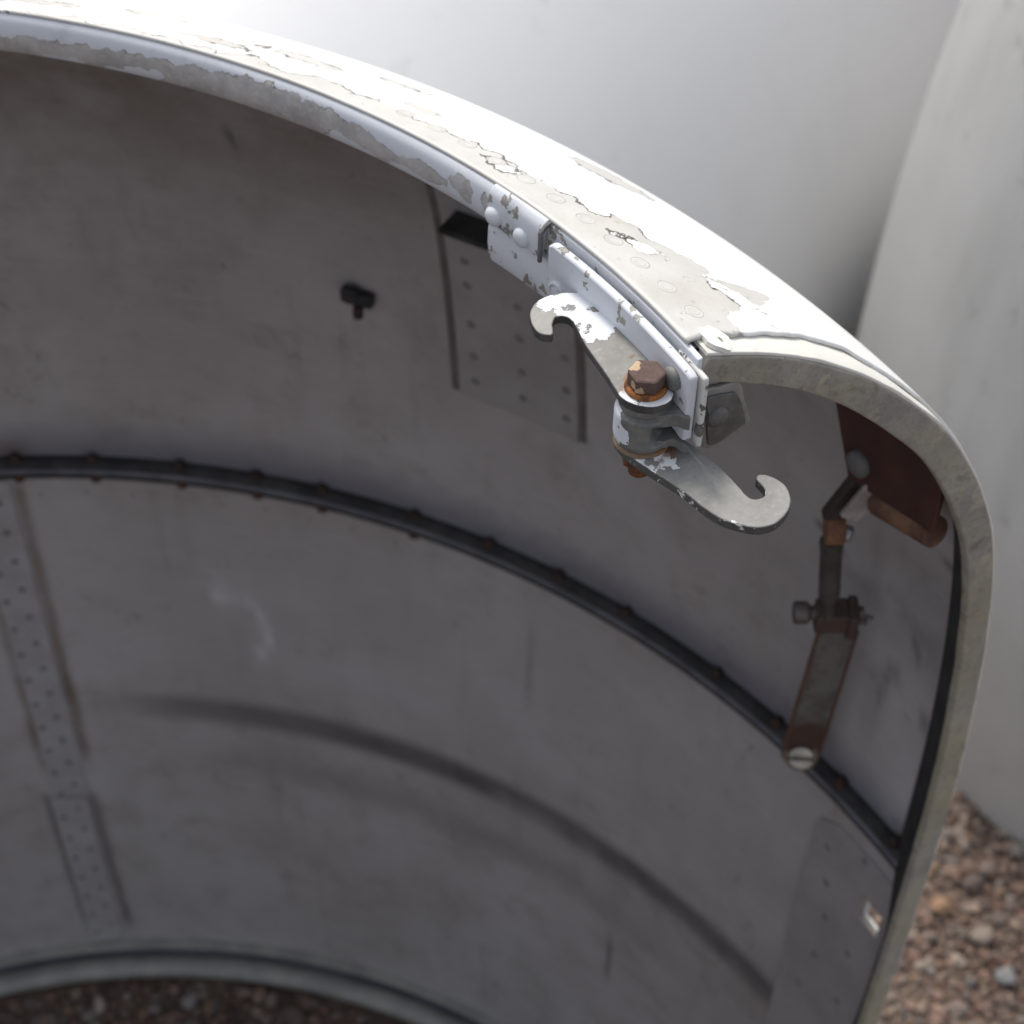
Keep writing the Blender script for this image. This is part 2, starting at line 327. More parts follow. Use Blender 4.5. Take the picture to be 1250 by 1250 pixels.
# flush rivets along the rim: a low disc with two rings
rv = MB(); rv.lathe((0, 0, 0), UP, [(.0045, -.0006), (.0045, .00003), (.00425, .00012), (.0039, .00003), (.0026, .00004), (.0024, .0001), (.0021, .00004), (.0004, .00006)], 28)
def rivet_mat():
    t = NT('rivet_paint'); tc = t.n.new('ShaderNodeTexCoord'); ln = t.n.new('ShaderNodeVectorMath'); ln.operation = 'MULTIPLY'; t.l(tc.outputs['Object'], ln.inputs[0]); ln.inputs[1].default_value = (1000, 1000, 0)
    le = t.n.new('ShaderNodeVectorMath'); le.operation = 'LENGTH'; t.l(ln.outputs[0], le.inputs[0]); d = le.outputs['Value']; n = t.noise(120, 4, .6); k = t.noise(60, 2, .5, off=(4, 4, 1))
    ring_ = t.math('MAXIMUM', t.ramp(t.math('ABSOLUTE', t.math('SUBTRACT', d, 4.05)), .08, .28, .5, 0), t.ramp(t.math('ABSOLUTE', t.math('SUBTRACT', d, 2.5)), .1, .25, .22, 0))
    c = t.mix(t.ramp(n, .35, .7), (.565, .55, .52), (.51, .495, .465)); c = t.mix(t.math('MULTIPLY', ring_, t.ramp(k, .35, .6, .25, 1)), c, (.10, .095, .085)); return t.out(c, .5, 0, .3)
RIVET_PAINT = rivet_mat()
base_rivet = rv.build('rivet', RIVET_PAINT, skin, 25)
def place(o, P, nrm, parent, first=False):
    c = o if first else o.copy()
    if not first: COL.objects.link(c)
    q = Vector(nrm).normalized().to_track_quat('Z', 'Y').to_matrix().to_4x4(); q.translation = Vector(P)
    c.parent = parent; c.matrix_parent_inverse = world_of(parent).inverted(); c.matrix_basis = q; return c
for k in range(11):
    a = 1.855 - .0377*k; s_ = .0168 + .0004*math.sin(5*k); rr, zz, n_r, n_z = (float(x) for x in pro(s_))
    place(base_rivet, cyl(a, rr, zz), (-n_r*math.sin(a), -n_r*math.cos(a), -n_z), skin, k == 0)

# --- inner wall
def liner_mat():
    t = NT('inner_wall_grey_paint'); so_, br, li, bl = t.attr('soot_shade'), t.attr('brown'), t.attr('light'), t.attr('blue')
    n = t.noise(4.5, 5, .6); k = t.noise(22, 6, .65, off=(3, 3, 3)); st = t.noise(14, 5, .6, stretch=(1, 1, .22)); sp = t.noise(150, 2, .5)
    c = t.mix(t.ramp(n, .3, .7), (.345, .316, .309), (.425, .403, .402)); c = t.mix(t.ramp(k, .42, .75, 0, .5), c, (.24, .215, .20)); c = t.mix(t.ramp(st, .5, .75, 0, .28), c, (.24, .22, .205))
    dr = t.noise(60, 4, .6, stretch=(1, 1, .06), off=(2, 9, 4)); c = t.mix(t.ramp(dr, .56, .72, 0, .2), c, (.20, .18, .17))          # runs
    br_ = t.noise(40, 3, .6, stretch=(.5, .5, 5), off=(7, 1, 2)); c = t.mix(t.ramp(br_, .5, .75, 0, .22), c, (.50, .49, .49))         # wiped marks
    sc_ = t.noise(13, 3, .5, stretch=(1, 1, .5), off=(5, 2, 8), dist=1.2); c = t.mix(t.math('MULTIPLY', t.ramp(t.math('ABSOLUTE', t.math('SUBTRACT', sc_, .5)), .0, .004, .7, 0), t.ramp(k, .5, .62)), c, (.14, .125, .115))
    c = t.mix(t.ramp(sp, .70, .76, 0, .4), c, (.15, .13, .12))
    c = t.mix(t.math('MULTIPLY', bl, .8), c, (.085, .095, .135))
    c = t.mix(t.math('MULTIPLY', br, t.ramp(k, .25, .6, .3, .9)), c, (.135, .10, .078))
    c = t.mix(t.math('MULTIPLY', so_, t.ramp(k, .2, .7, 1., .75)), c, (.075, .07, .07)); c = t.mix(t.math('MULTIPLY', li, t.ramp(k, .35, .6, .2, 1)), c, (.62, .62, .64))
    t.bump(t.math('ADD', k, t.math('MULTIPLY', n, 4.0)), .0012, .5); return t.out(c, t.ramp(k, .3, .7, .34, .52), 0, .5)
LINER = liner_mat()
lr, lz = r + nr*.004, z + nz*.004
def band(zc, wz, a0, a1, fade=.06, wig=.004, seed=1, sf=.55):
    w = np.clip((AA-a0)/fade, 0, 1)*np.clip((a1-AA)/fade, 0, 1); d = np.abs(lz-zc-wig*vnoise(AA*14, seed, 3)); return w*np.clip((wz-d)/(wz*sf), 0, 1)
def vline(ac, wa, z0, z1, fade=.02, slope=0.0, seed=3):
    d = np.abs(AA-ac-slope*(lz-z1)-.0015*vnoise(lz*60, seed)); return np.clip((wa-d)/(wa*.7), 0, 1)*np.clip((lz-z0)/fade, 0, 1)*np.clip((z1-lz)/fade, 0, 1)
def blob(ac, zc, ra, rz, soft=.6): return np.clip((1-np.sqrt(((AA-ac)/ra)**2+((lz-zc)/rz)**2))/soft, 0, 1)
S_ = np.maximum.reduce([band(.395, .0150, .775, 1.9, .12, .0025, 1, .28)*np.clip(.5+.5*(AA-.77)/.4, 0, 1)*.95, band(.318, .024, .78, 1.75, .3, .004, 4)*.32,
    vline(1.377, .005, .52, .63)*.5, vline(1.518, .004, .20, .29)*.7, vline(.697, .010, .03, .262, .006, -.03)*.7, vline(.756, .007, .03, .265, .006, -.03)*.75,  # dark strips beside the lower riveted strip: plate-edge shade painted in
    vline(1.084, .006, 1.012, 1.042, .01)*.8, blob(1.80, .53, .05, .09)*.35, blob(1.834, .868, .006, .006)*.8, blob(1.84, .90, .05, .07)*.45, blob(1.80, .80, .02, .07)*.5, blob(1.36, .9, .07, .07)*.45])
for (a, b) in (((1.811, .972), (1.861, .964)), ((1.815, .832), (1.845, .824)), ((1.845, .824), (1.882, .800)), ((1.811, .835), (1.803, .79)), ((1.832, .876), (1.838, .862)), ((1.74, .895), (1.70, .905))):
    (xa, za), (xb, zb) = a, b; X = (AA-xa)*.68; Y = lz-za; dx, dy = (xb-xa)*.68, zb-za; tt = np.clip((X*dx+Y*dy)/(dx*dx+dy*dy), 0, 1)
    S_ = np.maximum(S_, .9*np.clip(1.6-np.hypot(X-tt*dx, Y-tt*dy)/.0022, 0, 1))
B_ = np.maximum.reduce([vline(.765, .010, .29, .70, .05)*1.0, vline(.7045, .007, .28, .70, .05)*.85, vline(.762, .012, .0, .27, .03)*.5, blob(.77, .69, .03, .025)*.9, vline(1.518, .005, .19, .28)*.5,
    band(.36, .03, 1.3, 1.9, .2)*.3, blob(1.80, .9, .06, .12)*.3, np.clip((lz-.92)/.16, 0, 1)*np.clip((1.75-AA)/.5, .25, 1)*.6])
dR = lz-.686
Bl = np.clip(1-np.maximum(dR-.012, 0)/.042, 0, 1)*(dR > -.002)*.95  # bluish dark band above the rail: contact shade and dirt in the colour
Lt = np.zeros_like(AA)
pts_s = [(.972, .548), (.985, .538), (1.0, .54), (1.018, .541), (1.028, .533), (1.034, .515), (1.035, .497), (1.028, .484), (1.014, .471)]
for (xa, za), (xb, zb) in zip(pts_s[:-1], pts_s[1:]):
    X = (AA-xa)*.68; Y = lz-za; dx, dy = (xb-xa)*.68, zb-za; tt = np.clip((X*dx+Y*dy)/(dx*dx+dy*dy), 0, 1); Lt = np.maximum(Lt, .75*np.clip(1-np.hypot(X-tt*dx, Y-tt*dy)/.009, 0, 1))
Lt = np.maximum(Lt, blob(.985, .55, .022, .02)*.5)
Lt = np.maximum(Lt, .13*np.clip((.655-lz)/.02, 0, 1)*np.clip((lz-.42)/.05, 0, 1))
Lt = np.maximum.reduce([Lt, blob(1.79, .86, .12, .17, .9)*.42, blob(1.86, .74, .05, .07, .9)*.4])      # paler patches by the linkage: sky sheen painted into the wall
A3 = np.minimum(AA, PH-.0225); A3 = AA + w_*.006
m = shell(A3, lr, lz); liner = m.build('inner_wall', LINER, cowl, 60, attrs={'soot_shade': S_.ravel(), 'brown': B_.ravel(), 'light': Lt.ravel(), 'blue': Bl.ravel()})

GREY = plain('grey_paint', (.33, .31, .31), (.38, .365, .37), 30, .5, 0, .0002)
GREY2 = plain('brownish_grey_paint', (.285, .265, .262), (.335, .315, .312), 22, .55, 0, .0002)
DARK = plain('dark_rubber', (.022, .021, .022), (.045, .043, .042), 60, .7, 0, .0003)
RUSTY = plain('rust', (.20, .075, .03), (.09, .038, .024), 160, .85, .0, .0006)
BROWN = plain('brown_rust', (.030, .021, .018), (.060, .034, .027), 120, .8, .1, .0006)
RED = plain('red_oxide_paint', (.046, .020, .016), (.066, .027, .021), 40, .6, 0, .0002)
STEEL = plain('dull_steel', (.40, .39, .37), (.30, .29, .28), 90, .45, .6, .0002)
WHITE = plain('aged_white_paint', (.74, .74, .74), (.66, .65, .63), 60, .5, 0, .0002)

# slot lining
sl = MB()
for (a0, z0, a1, z1) in ((HOLE[0], HOLE[2], HOLE[1], HOLE[2]), (HOLE[1], HOLE[2], HOLE[1], HOLE[3]), (HOLE[1], HOLE[3], HOLE[0], HOLE[3]), (HOLE[0], HOLE[3], HOLE[0], HOLE[2])):
    rr0, rr1 = float(pro(s_of_z(z0))[0]), float(pro(s_of_z(z1))[0])
    sl.grid([[cyl(a0, rr0+.0005, z0), cyl(a0, rr0-.0062, z0)], [cyl(a1, rr1+.0005, z1), cyl(a1, rr1-.0062, z1)]])
sl.build('slot_edge', plain('tan_edge', (.42, .37, .32), (.36, .31, .27), 60, .6), cowl, 0)

# patches that follow the wall
def patch(name, azl, zl, mat, off=.0015, parent=cowl, corner=0, bevel=.0006, hole=False, zfun=None):
    """plate lying on the wall: az columns x z rows, with thickness; 'corner' rounds the upper left corner (m)"""
    azl = list(azl); zl = list(zl)
    if hole: azl = list(axis_with(azl, HOLE[0], HOLE[1])); zl = list(axis_with(zl, HOLE[2], HOLE[3]))
    na, nz_ = len(azl), len(zl); m = MB(); vs = []
    for o in (off, -.0005):
        for a in azl:
            for zz in zl:
                aa = a
                if corner:
                    h = max(0, zz-(zl[-1]-corner)); st = (corner-math.sqrt(max(corner**2-h*h, 0)))/.68; aa = max(a, azl[0]+st)
                vs.append(wall(aa, zz, o))
    n = na*nz_; fs = []; ok = lambda i, j: not (hole and azl[i] >= HOLE[0]-1e-6 and azl[i+1] <= HOLE[1]+1e-6 and zl[j] >= HOLE[2]-1e-6 and zl[j+1] <= HOLE[3]+1e-6)
    for i in range(na-1):
        for j in range(nz_-1):
            if ok(i, j): fs.append((i*nz_+j, i*nz_+j+1, (i+1)*nz_+j+1, (i+1)*nz_+j))
    for i in range(na-1): fs += [(i*nz_, (i+1)*nz_, n+(i+1)*nz_, n+i*nz_), (i*nz_+nz_-1, n+i*nz_+nz_-1, n+(i+1)*nz_+nz_-1, (i+1)*nz_+nz_-1)]
    for j in range(nz_-1): fs += [(j, n+j, n+j+1, j+1), ((na-1)*nz_+j, (na-1)*nz_+j+1, n+(na-1)*nz_+j+1, n+(na-1)*nz_+j)]
    m.add(vs, fs); return m.build(name, mat, parent, 30)
ls = np.linspace
dm = MB(); dm.lathe((0, 0, 0), UP, [(.0030, -.0004), (.0029, .0004), (.0021, .0011), (.0010, .0014), (.0002, .00145)], 14)
WALLRIVET = plain('grimy_rivet', (.15, .14, .135), (.21, .20, .19), 200, .6, .1, 0)
dome_rivet = dm.build('rivet', WALLRIVET, cowl, 60); used = [False]
def wall_rivet(a, zz, off, parent, scale=1.0):
    o = place(dome_rivet, wall(a, zz, off), wall_in(a), parent, not used[0]); used[0] = True
    if scale != 1: o.matrix_basis = o.matrix_basis @ Matrix.Scale(scale, 4)
    return o
strip = patch('riveted_strip', ls(.711, .757, 6), ls(.262, .672, 30), GREY, .0024)
strip2 = patch('riveted_strip', ls(.703, .750, 6), ls(.006, .258, 20), GREY, .0026)
for k in range(12):
    zz = .648-.0335*k
    if zz > .27: wall_rivet(.7405, zz, .0024, strip); wall_rivet(.7185, zz-.014, .0024, strip)
for k in range(7):
    zz = .242-.034*k; wall_rivet(.7375, zz, .0026, strip2); wall_rivet(.714, zz-.014, .0026, strip2)
doubler = patch('doubler_plate', ls(1.293, 1.428, 16), ls(.838, 1.030, 24), GREY2, .0018)
GAP_STRIP = plain('shaded_gap', (.11, .098, .093), (.15, .135, .13), 60, .7, 0, .0002)
for (a, b) in ((1.284, 1.292), (1.430, 1.437)): patch('gap_strip', ls(a, b, 3), ls(.84, 1.03 if a < 1.3 else .96, 22), GAP_STRIP, .0012)  # dark strips drawn in place of the shaded grooves beside the doubler
for a, zl in ((1.312, (.968, .946, .91, .88, .856)), (1.366, (.985, .943, .914, .883, .858)), (1.416, (.95, .914, .884, .857))):
    for zz in zl: wall_rivet(a, zz, .0018, doubler)
cpatch = patch('corner_doubler', ls(1.768, 1.886, 18), ls(.25, .652, 40), GREY2, .0016, corner=.022, hole=True)
for a, zz in ((1.79, .62), (1.80, .585), (1.81, .55), (1.838, .645), (1.81, .50), (1.80, .45), (1.85, .54), (1.855, .48)): wall_rivet(a, zz, .0016, cpatch)
for k in range(9): wall_rivet(.79+.052*k, .655+.002*(k % 2), -.0006, cowl, .6)

# dark bracket under the rim and the small clip on the wall
b = MB(); b.box(wall(1.338, 1.012, .012), Vector((math.cos(1.338), -math.sin(1.338), 0))*.017, UP*.002, wall_in(1.338)*.0115); b.build('channel_bracket', DARK, cowl, 30, .001)
b = MB(); c0 = wall(1.192, .906, .006); tg = Vector((math.cos(1.19), -math.sin(1.19), 0)); b.box(c0, tg*.0105, UP*.0050, wall_in(1.19)*.004); b.box(c0-tg*.005+UP*.004+wall_in(1.19)*.003, tg*.006, UP*.0055, wall_in(1.19)*.004)
clip = b.build('wall_clip', DARK, cowl, 30, .002)
b = MB(); b.rod(c0+tg*.001-UP*.004+wall_in(1.19)*.004, c0+tg*.001-UP*.0125+wall_in(1.19)*.005, .0036, 12); b.build('clip_screw', BROWN, clip, 40, .0008)

# --- mid rail with its bolts
def ring(n, ru, rv_): return [(ru*math.cos(2*math.pi*k/n), rv_*math.sin(2*math.pi*k/n)) for k in range(n)]
raz = ls(AZ0, 1.884, 260); rr_ = .6825
b = MB(); b.sweep(az_frames(raz, rr_, .694), [(-.003, -.003), (.006, -.0045), (.0068, -.002), (.0050, .0012), (.001, .0028), (-.003, .0028)]); rail = b.build('wall_rail', DARK, cowl, 40)
RAILC = plain('rail_steel', (.085, .085, .10), (.14, .14, .155), 50, .4, .2, .0002)
b = MB(); b.sweep(az_frames(raz, rr_-.004, .6868), ring(10, .0042, .0036)); b.build('rail_bead', RAILC, rail, 60)
b = MB(); b.sweep(az_frames(raz, rr_-.0005, .6805), [(-.003, -.002), (.0055, -.001), (.0055, .0018), (-.003, .003)]); b.build('rail_seal', DARK, rail, 40)
bb = MB(); bb.lathe((0, 0, 0), UP, [(.0048, -.004), (.0048, .0048), (.0040, .0062), (.0005, .0065)], 6); bolt0 = bb.build('rail_bolt', BROWN, rail, 30, .0006); fb = True
for a in [.783 - .088*k for k in range(22, 0, -1)] + [.772, .859, .958, 1.046, 1.123, 1.234, 1.326, 1.412, 1.498, 1.617, 1.70, 1.789, 1.868]:
    if a < AZ0+.03: continue
    place(bolt0, cyl(a, rr_-.0005, .6962), wall_in(a)+UP*.6, rail, fb); fb = False
bb = MB(); bb.lathe((0, 0, 0), UP, [(.0045, -.004), (.0045, .002), (.0025, .0042), (.0005, .0045)], 10); nut0 = bb.build('rail_nut', plain('dull_rust', (.11, .042, .024), (.06, .03, .022), 160, .85), rail, 60); fb = True
for a in [.783 - .088*k for k in range(22, 0, -1)] + [.772, .859, .958, 1.046, 1.123, 1.234]:
    if a < AZ0+.03: continue
    place(nut0, cyl(a, rr_-.003, .6785), wall_in(a)-UP*.8, rail, fb); fb = False

# --- bottom edge
LIPG = plain('worn_bead_metal', (.34, .33, .30), (.25, .245, .235), 25, .5, .15, .0003)
BLUEG = plain('blue_grey_sealant', (.05, .052, .075), (.085, .085, .10), 20, .6, 0, .0002)
baz = ls(AZ0, 1.886, 240)
b = MB(); b.sweep(az_frames(baz, .676, -.002), [(-.006, -.012), (.006, -.012), (.008, -.004), (.006, .003), (-.001, .0045)]); b.build('bottom_flange', LIPG, cowl, 40)
b = MB(); b.sweep(az_frames(baz, .668, -.0135), ring(12, .0065, .0055)); b.build('bottom_seal', BLUEG, cowl, 60)
b = MB(); b.sweep(az_frames(baz, .655, -.0175), ring(14, .0115, .0110)); b.build('bottom_bead', LIPG, cowl, 60)

# --- seal along the cut end
def seal_mat():
    t = NT('weathered_edge_seal'); n = t.noise(26, 6, .65); k = t.noise(520, 5, .7); q = t.noise(11, 4, .6, off=(5, 5, 5)); p_ = t.noise(150, 6, .7, off=(1, 2, 9))
    c = t.mix(t.ramp(n, .35, .65), (.37, .345, .30), (.27, .25, .225)); c = t.mix(t.ramp(q, .42, .60, 0, .75), c, (.355, .33, .235)); c = t.mix(t.ramp(p_, .5, .7, 0, .7), c, (.24, .225, .215))
    c = t.mix(t.ramp(k, .48, .75, 0, .45), c, (.13, .12, .11)); w5 = t.noise(48, 6, .7, off=(2, 2, 6), dist=.8); c = t.mix(t.ramp(w5, .54, .66, 0, .75), c, (.20, .17, .135)); c = t.mix(t.ramp(w5, .44, .34, 0, .6), c, (.46, .42, .31))
    t.bump(t.math('ADD', k, t.math('MULTIPLY', p_, 1.2)), .0009, .6); return t.out(c, .85, 0, .2)
sv = list(np.arange(.0068, .20, .004)) + list(np.arange(.20, float(_s[-1])-.002, .01))
fr = []
for s_ in sv:
    rr, zz, n_r, n_z = (float(x) for x in pro(s_)); P0 = cyl(PH, rr, zz); fr.append((P0, eT.copy(), (Vector((math.sin(PH), math.cos(PH), 0))*n_r + UP*n_z)))
def sec_rr(u0, u1, v0, v1, rd=.0012, k=3):
    out = []
    for cx, cy, a0 in ((u1-rd, v0+rd, -90), (u1-rd, v1-rd, 0), (u0+rd, v1-rd, 90), (u0+rd, v0+rd, 180)):
        for i in range(k+1): t = rad(a0+90*i/k); out.append((cx+rd*math.cos(t), cy+rd*math.sin(t)))
    return out
chw = lambda i: np.interp(sv[i], [0, .60, .695, .79, .90, 1.5], [.026, .026, .0150, .0150, .019, .019])
thick = lambda i: np.interp(sv[i], [0, .04, .15, .35, .8, 1.5], [.0120, .0135, .0160, .0155, .0145, .0135])
b = MB(); b.sweep(fr, lambda i: sec_rr(-.0065+.0004*float(vnoise(sv[i]*90, 2)), .0003*float(vnoise(sv[i]*120, 6)), .0030+.0004*float(vnoise(sv[i]*60, 12)), .003+thick(i)))
seal = b.build('edge_seal', seal_mat(), cowl, 50)
CREAM = chip_mat('cracked_cream_paint', (.74, .72, .66), (.42, .40, .36), lambda t: .0022, .005, 90, .55, .8, 0, .0003, .4, (.12, .10, .08), 60)
b = MB(); b.sweep(fr, lambda i: sec_rr(-min(.024, float(chw(min(i, len(sv)-1)))-.001), -.0012, .0016+.0003*float(vnoise(sv[i]*70, 3)), .0034, .0005, 2)); b.build('seal_cover', CREAM, cowl, 50)
b = MB(); b.sweep(fr[1:], lambda i: [(-float(chw(i)), .0062), (-.0068, .0040), (-.0068, .0022+thick(i)), (-.0085, .001+thick(i)), (-float(chw(i)), .0085)]); b.build('edge_channel', DARK, cowl, 40)

# small torn tab with a half-filled screw hole on the corner
def on_skin(u_mm, s_mm, h_mm):            # mm from the cut plane, mm from the rim, mm proud of the skin
    rr, zz, n_r, n_z = (float(x) for x in pro(s_mm/1000)); a = PH + u_mm/1000/rr; return cyl(a, rr-n_r*h_mm/1000, zz-n_z*h_mm/1000)
b = MB(); N = 28; o1 = []; i1 = []
for k in range(N):
    t = 2*math.pi*k/N; o1.append((-8.6+7.6*math.cos(t)*(1+.12*math.sin(3*t+1)+.07*math.sin(7*t)), 14.5+6.0*math.sin(t)*(1+.10*math.sin(5*t)))); i1.append((-6.8+1.9*math.cos(t), 15.3+1.7*math.sin(t)*(1 if math.sin(t) > 0 else .1)))
for hh, flip in ((.55, 0), (-1.4, 1)): b.v += [tuple(on_skin(u, v, hh)) for u, v in o1+i1]
for k in range(N):
    j = (k+1) % N; b.f += [(k, j, N+j, N+k), (2*N+k, 3*N+k, 3*N+j, 2*N+j), (k, 2*N+k, 2*N+j, j), (N+k, N+j, 3*N+j, 3*N+k)]
b.build('corner_tab', CREAM, cowl, 30)

# --- rim flange
LV = lambda L_, k=.001: [(Q(*c), r*k) for c, r in L_]
def strip_field(t): return t.math('MULTIPLY', t.attr('paint'), .001)
FL_PAINT, FL_METAL = (.62, .64, .68), (.50, .48, .465)
FLANGE = chip_mat('flange_paint', FL_PAINT, FL_METAL, strip_field, .005, 150, .5, .55, 0, .0003, .45)
secb = catmull([(-1.6, -1.5), (.6, -1.9), (2.8, -4.2), (4.0, -8), (4.3, -12), (3.7, -16.5), (2.2, -20.3), (0, -22.6), (-4, -23.2)], 6)
fa = np.concatenate([ls(AZ0, .2, 90), ls(.205, PH-97/459, 460)])
b = MB(); Pg = [[cyl(a, R0-n/1000, Z0+zz/1000) for n, zz in secb] for a in fa]; b.grid(Pg)
FA, FZ = np.meshgrid(fa, secb[:, 1], indexing='ij'); arc = (FA-PH)*459
pt = np.interp(FA, [-2, .7, .95, 1.1, 1.2, 1.28, 1.36, 1.42, 1.5, 1.56, 2], [-8, -9, -10.5, -10, -8.5, -6, -4.5, -5.5, -9, -30, -30])   # z (mm) down to which the paint survives
PF = FZ - pt - 2.0*vnoise(FA*30, 21) 
def fe(a, z_, ra, rz): return (1-np.sqrt(((arc-a)/ra)**2+((FZ-z_)/rz)**2))*min(ra, rz)
for a, z_, ra, rz in ((-331, -20, 9, 5), (-322, -17.5, 4, 3.5), (-340, -21, 10, 3), (-216, -21, 14, 5), (-222, -18, 5, 4), (-372, -21, 10, 2.5), (-180, -20, 16, 4)): PF = np.maximum(PF, fe(a, z_, ra, rz)*1.6)
for a, z_, ra, rz in ((-149, -9, 7, 4.5), (-146, -13, 4, 4), (-134, -10, 2.2, 4), (-172, -13, 14, 4.5)): PF = np.minimum(PF, -fe(a, z_, ra, rz)*1.6)
PF = PF - 3.0*np.clip((FZ+4)/2.5, 0, 1)*np.clip(vnoise(FA*45, 33), 0, 1)
b.build('rim_flange', FLANGE, cowl, 70, attrs={'paint': np.clip(PF, -12, 12).ravel()})
mc = lambda a, z_: L(a, 2, z_)
PLATE = chip_mat('latch_plate_paint', FL_PAINT, (.34, .325, .29), lambda t: t.math('SUBTRACT', t.math('MINIMUM', .0016, t.math('MULTIPLY', t.math('SUBTRACT', .64, t.noise(75, 3, .5, off=(4, 9, 2))), .016)), t.math('MAXIMUM', t.blobs([(L(-106.5, 2, -36), .0042), (L(-97.5, 2, -36), .0040), (L(-104, 2, -40), .003), (L(-83, 5, -5), .0030), (L(-76, 5, -6), .0030),
     (L(-44, 5, -5), .0032), (L(-38, 5, -5), .0034), (L(-33, 5, -5), .003), (L(-122, 3, -4), .0040), (L(-116, 3, -6), .004), (L(-88, 1, -5), .0024)]), -.0008)), .0065, 240, .5, .6, .1, .00025, .55)
arc_az = lambda a0, a1, n: [PH + x/459 for x in ls(a0, a1, n)]
def rim_sweep(name, a0, a1, sec, mat, parent, n=40, bevel=.0004):
    m = MB(); m.sweep([(cyl(a, R0, Z0), wall_in(a), UP) for a in arc_az(a0, a1, n)], [(u/1000, v/1000) for u, v in sec]); return m.build(name, mat, parent, 35, bevel)
fstrip = rim_sweep('flange_strip', -99, 2, [(-1.5, -1.8), (.8, -2.4), (1.1, -6), (1.1, -21), (-1.5, -21)], PLATE, cowl)
ofs = catmull([(-.8, -.9), (1.6, -1.2), (4.0, -3.6), (5.2, -8), (5.4, -13), (5.0, -18.6)], 4)
clipp = rim_sweep('rim_clip', -131.5, -98.5, [tuple(p_) for p_ in ofs] + [(3.4, -18.6), (3.0, -8), (1.0, -3), (-1, -2.2)], PLATE, cowl)
rim_sweep('clip_end_seal', -98.6, -96.9, [(-.5, -1.2), (3.6, -1.9), (6.4, -4.6), (6.6, -19.6), (5.0, -19.6), (4.8, -5.6), (2.6, -3.4), (-.5, -2.6)], plain('grey_rubber', (.10, .098, .095), (.17, .165, .16), 90, .7), clipp, 6, .0003)
dv = MB(); dv.lathe((0, 0, 0), UP, [(.0047, -.0006), (.0046, .0006), (.0038, .0018), (.0022, .0027), (.0003, .0030)], 24); PRIV = dv.build('rivet', PLATE, clipp, 60)
place(PRIV, L(-127.5, 5.2, -13.5), wall_in(PH-127.5/459), clipp, True); place(PRIV, L(-110, 5.2, -14.5), wall_in(PH-110/459), clipp)
lb = rim_sweep('lower_bracket', -133.2, -40, [(-1, -18.5), (2.2, -18.5), (3.6, -23), (4.0, -31), (3.2, -38), (1.4, -42.4), (-1.5, -43.6), (-1.5, -41.8), (.6, -40.5), (1.8, -36), (2.2, -30), (1.6, -24)], PLATE, cowl, 40, .0008)

# --- the latch: base plate, boss, two hooks on one bolt
latch = MB(); N = 36; vs = []
for i, a in enumerate(ls(-91, 7.2, N)):
    zb = np.interp(a, [-91, -60, 7.2], [-31.5, -34, -39.3]); zt = -4.6 - (1.6 if i == 0 else 0)
    if i >= N-1: zt -= 1.2; zb += 1.2
    vs += [L(a, 3.2, zt), L(a, 7.2, zt), L(a, 7.2, zb), L(a, 3.2, zb)]
latch.add(vs, [(i*4+k, i*4+(k+1) % 4, (i+1)*4+(k+1) % 4, (i+1)*4+k) for i in range(N-1) for k in range(4)] + [(0, 3, 2, 1), ((N-1)*4, (N-1)*4+1, (N-1)*4+2, (N-1)*4+3)])
base = latch.build('latch_plate', PLATE, cowl, 30, .0009)
PLATE2 = chip_mat('worn_plate_paint', (.62, .61, .58), (.20, .195, .185), lambda t: .0004, .004, 110, .55, .6, .2, .0003, .6)
ep = rim_sweep('end_plate', -10, 9.8, [(-.2, -5.5), (2.2, -5.5), (2.4, -41.5), (-.2, -42)], PLATE2, base, 10, .0009)
rg = MB(); rg.lathe(L(-84, 7.2, -26.5), wall_in(PH-84/459), [(.0052, -.0004), (.0052, .0009), (.0043, .0013), (.0038, .0004), (.0030, .0004), (.0026, .0012), (.0004, .0015)], 26); rg.build('rivet', PLATE, base, 25)
BOSSM = chip_mat('worn_boss_paint', (.66, .68, .72), (.20, .197, .187), lambda t: t.blobs([(Q(-17.5, 26.5, -34), .0118), (Q(-18.5, 22, -40), .0095), (Q(-16.5, 26, -29), .0075), (Q(-20, 16, -25), .006), (Q(-7, 29, -37), .0045), (Q(4, 27, -34), .0022), (Q(2, 29, -31), .0022)]), .009, 220, .45, .6, .15, .0003, .2, (.06, .055, .05), 70, stain=[(Q(-14, 28, -43), .0022), (Q(-6, 30.5, -26), .0012), (Q(-15, 25, -25), .0014), (Q(2, 29, -42), .0018)])
rg = MB(); rg.lathe(L(-3.5, 7.2, -13), wall_in(PH-3/459), [(.0050, -.0004), (.0049, .0016), (.0040, .0028), (.0004, .0032)], 22); rg.build('rivet', BOSSM, base, 50)
AX, AY = -8.2, 16.8
bs = MB(); bs.lathe(Q(AX, AY, 0), UP, [(.0104, -.0225), (.0104, -.0254), (.0096, -.0261), (.0096, -.0268), (.0113, -.0276), (.0117, -.029), (.0117, -.0302), (.0117, -.0318), (.0117, -.0335), (.0117, -.0352), (.0117, -.0368), (.0117, -.0384), (.0117, -.0396), (.0117, -.0405), (.0112, -.0425), (.0105, -.0440)], 48)
rt_ = (eT*.46 - eN*.88).normalized(); bc = Q(AX, AY, 0)                       # the casting is hollowed on the side of the cut
def scoop(v):
    v = Vector(v); h = v - bc; zz = h.z*1000; h.z = 0
    k = max(0, h.normalized().dot(rt_)-.15)/.85 if h.length > 1e-4 else 0; w_z = max(0, 1-((zz+34.6)/5.6)**2); return tuple(v - h*(.62*min(1, k*1.5)*w_z**.6))
bs.v = [scoop(v) for v in bs.v]
bs.build('boss', BOSSM, base, 45, .0004)
ar = MB()
def arm(pts, z0, z1): ar.prism([Q(t, n, z0) for t, n in cat_closed(pts, 4)], (0, 0, (z1-z0)/1000))
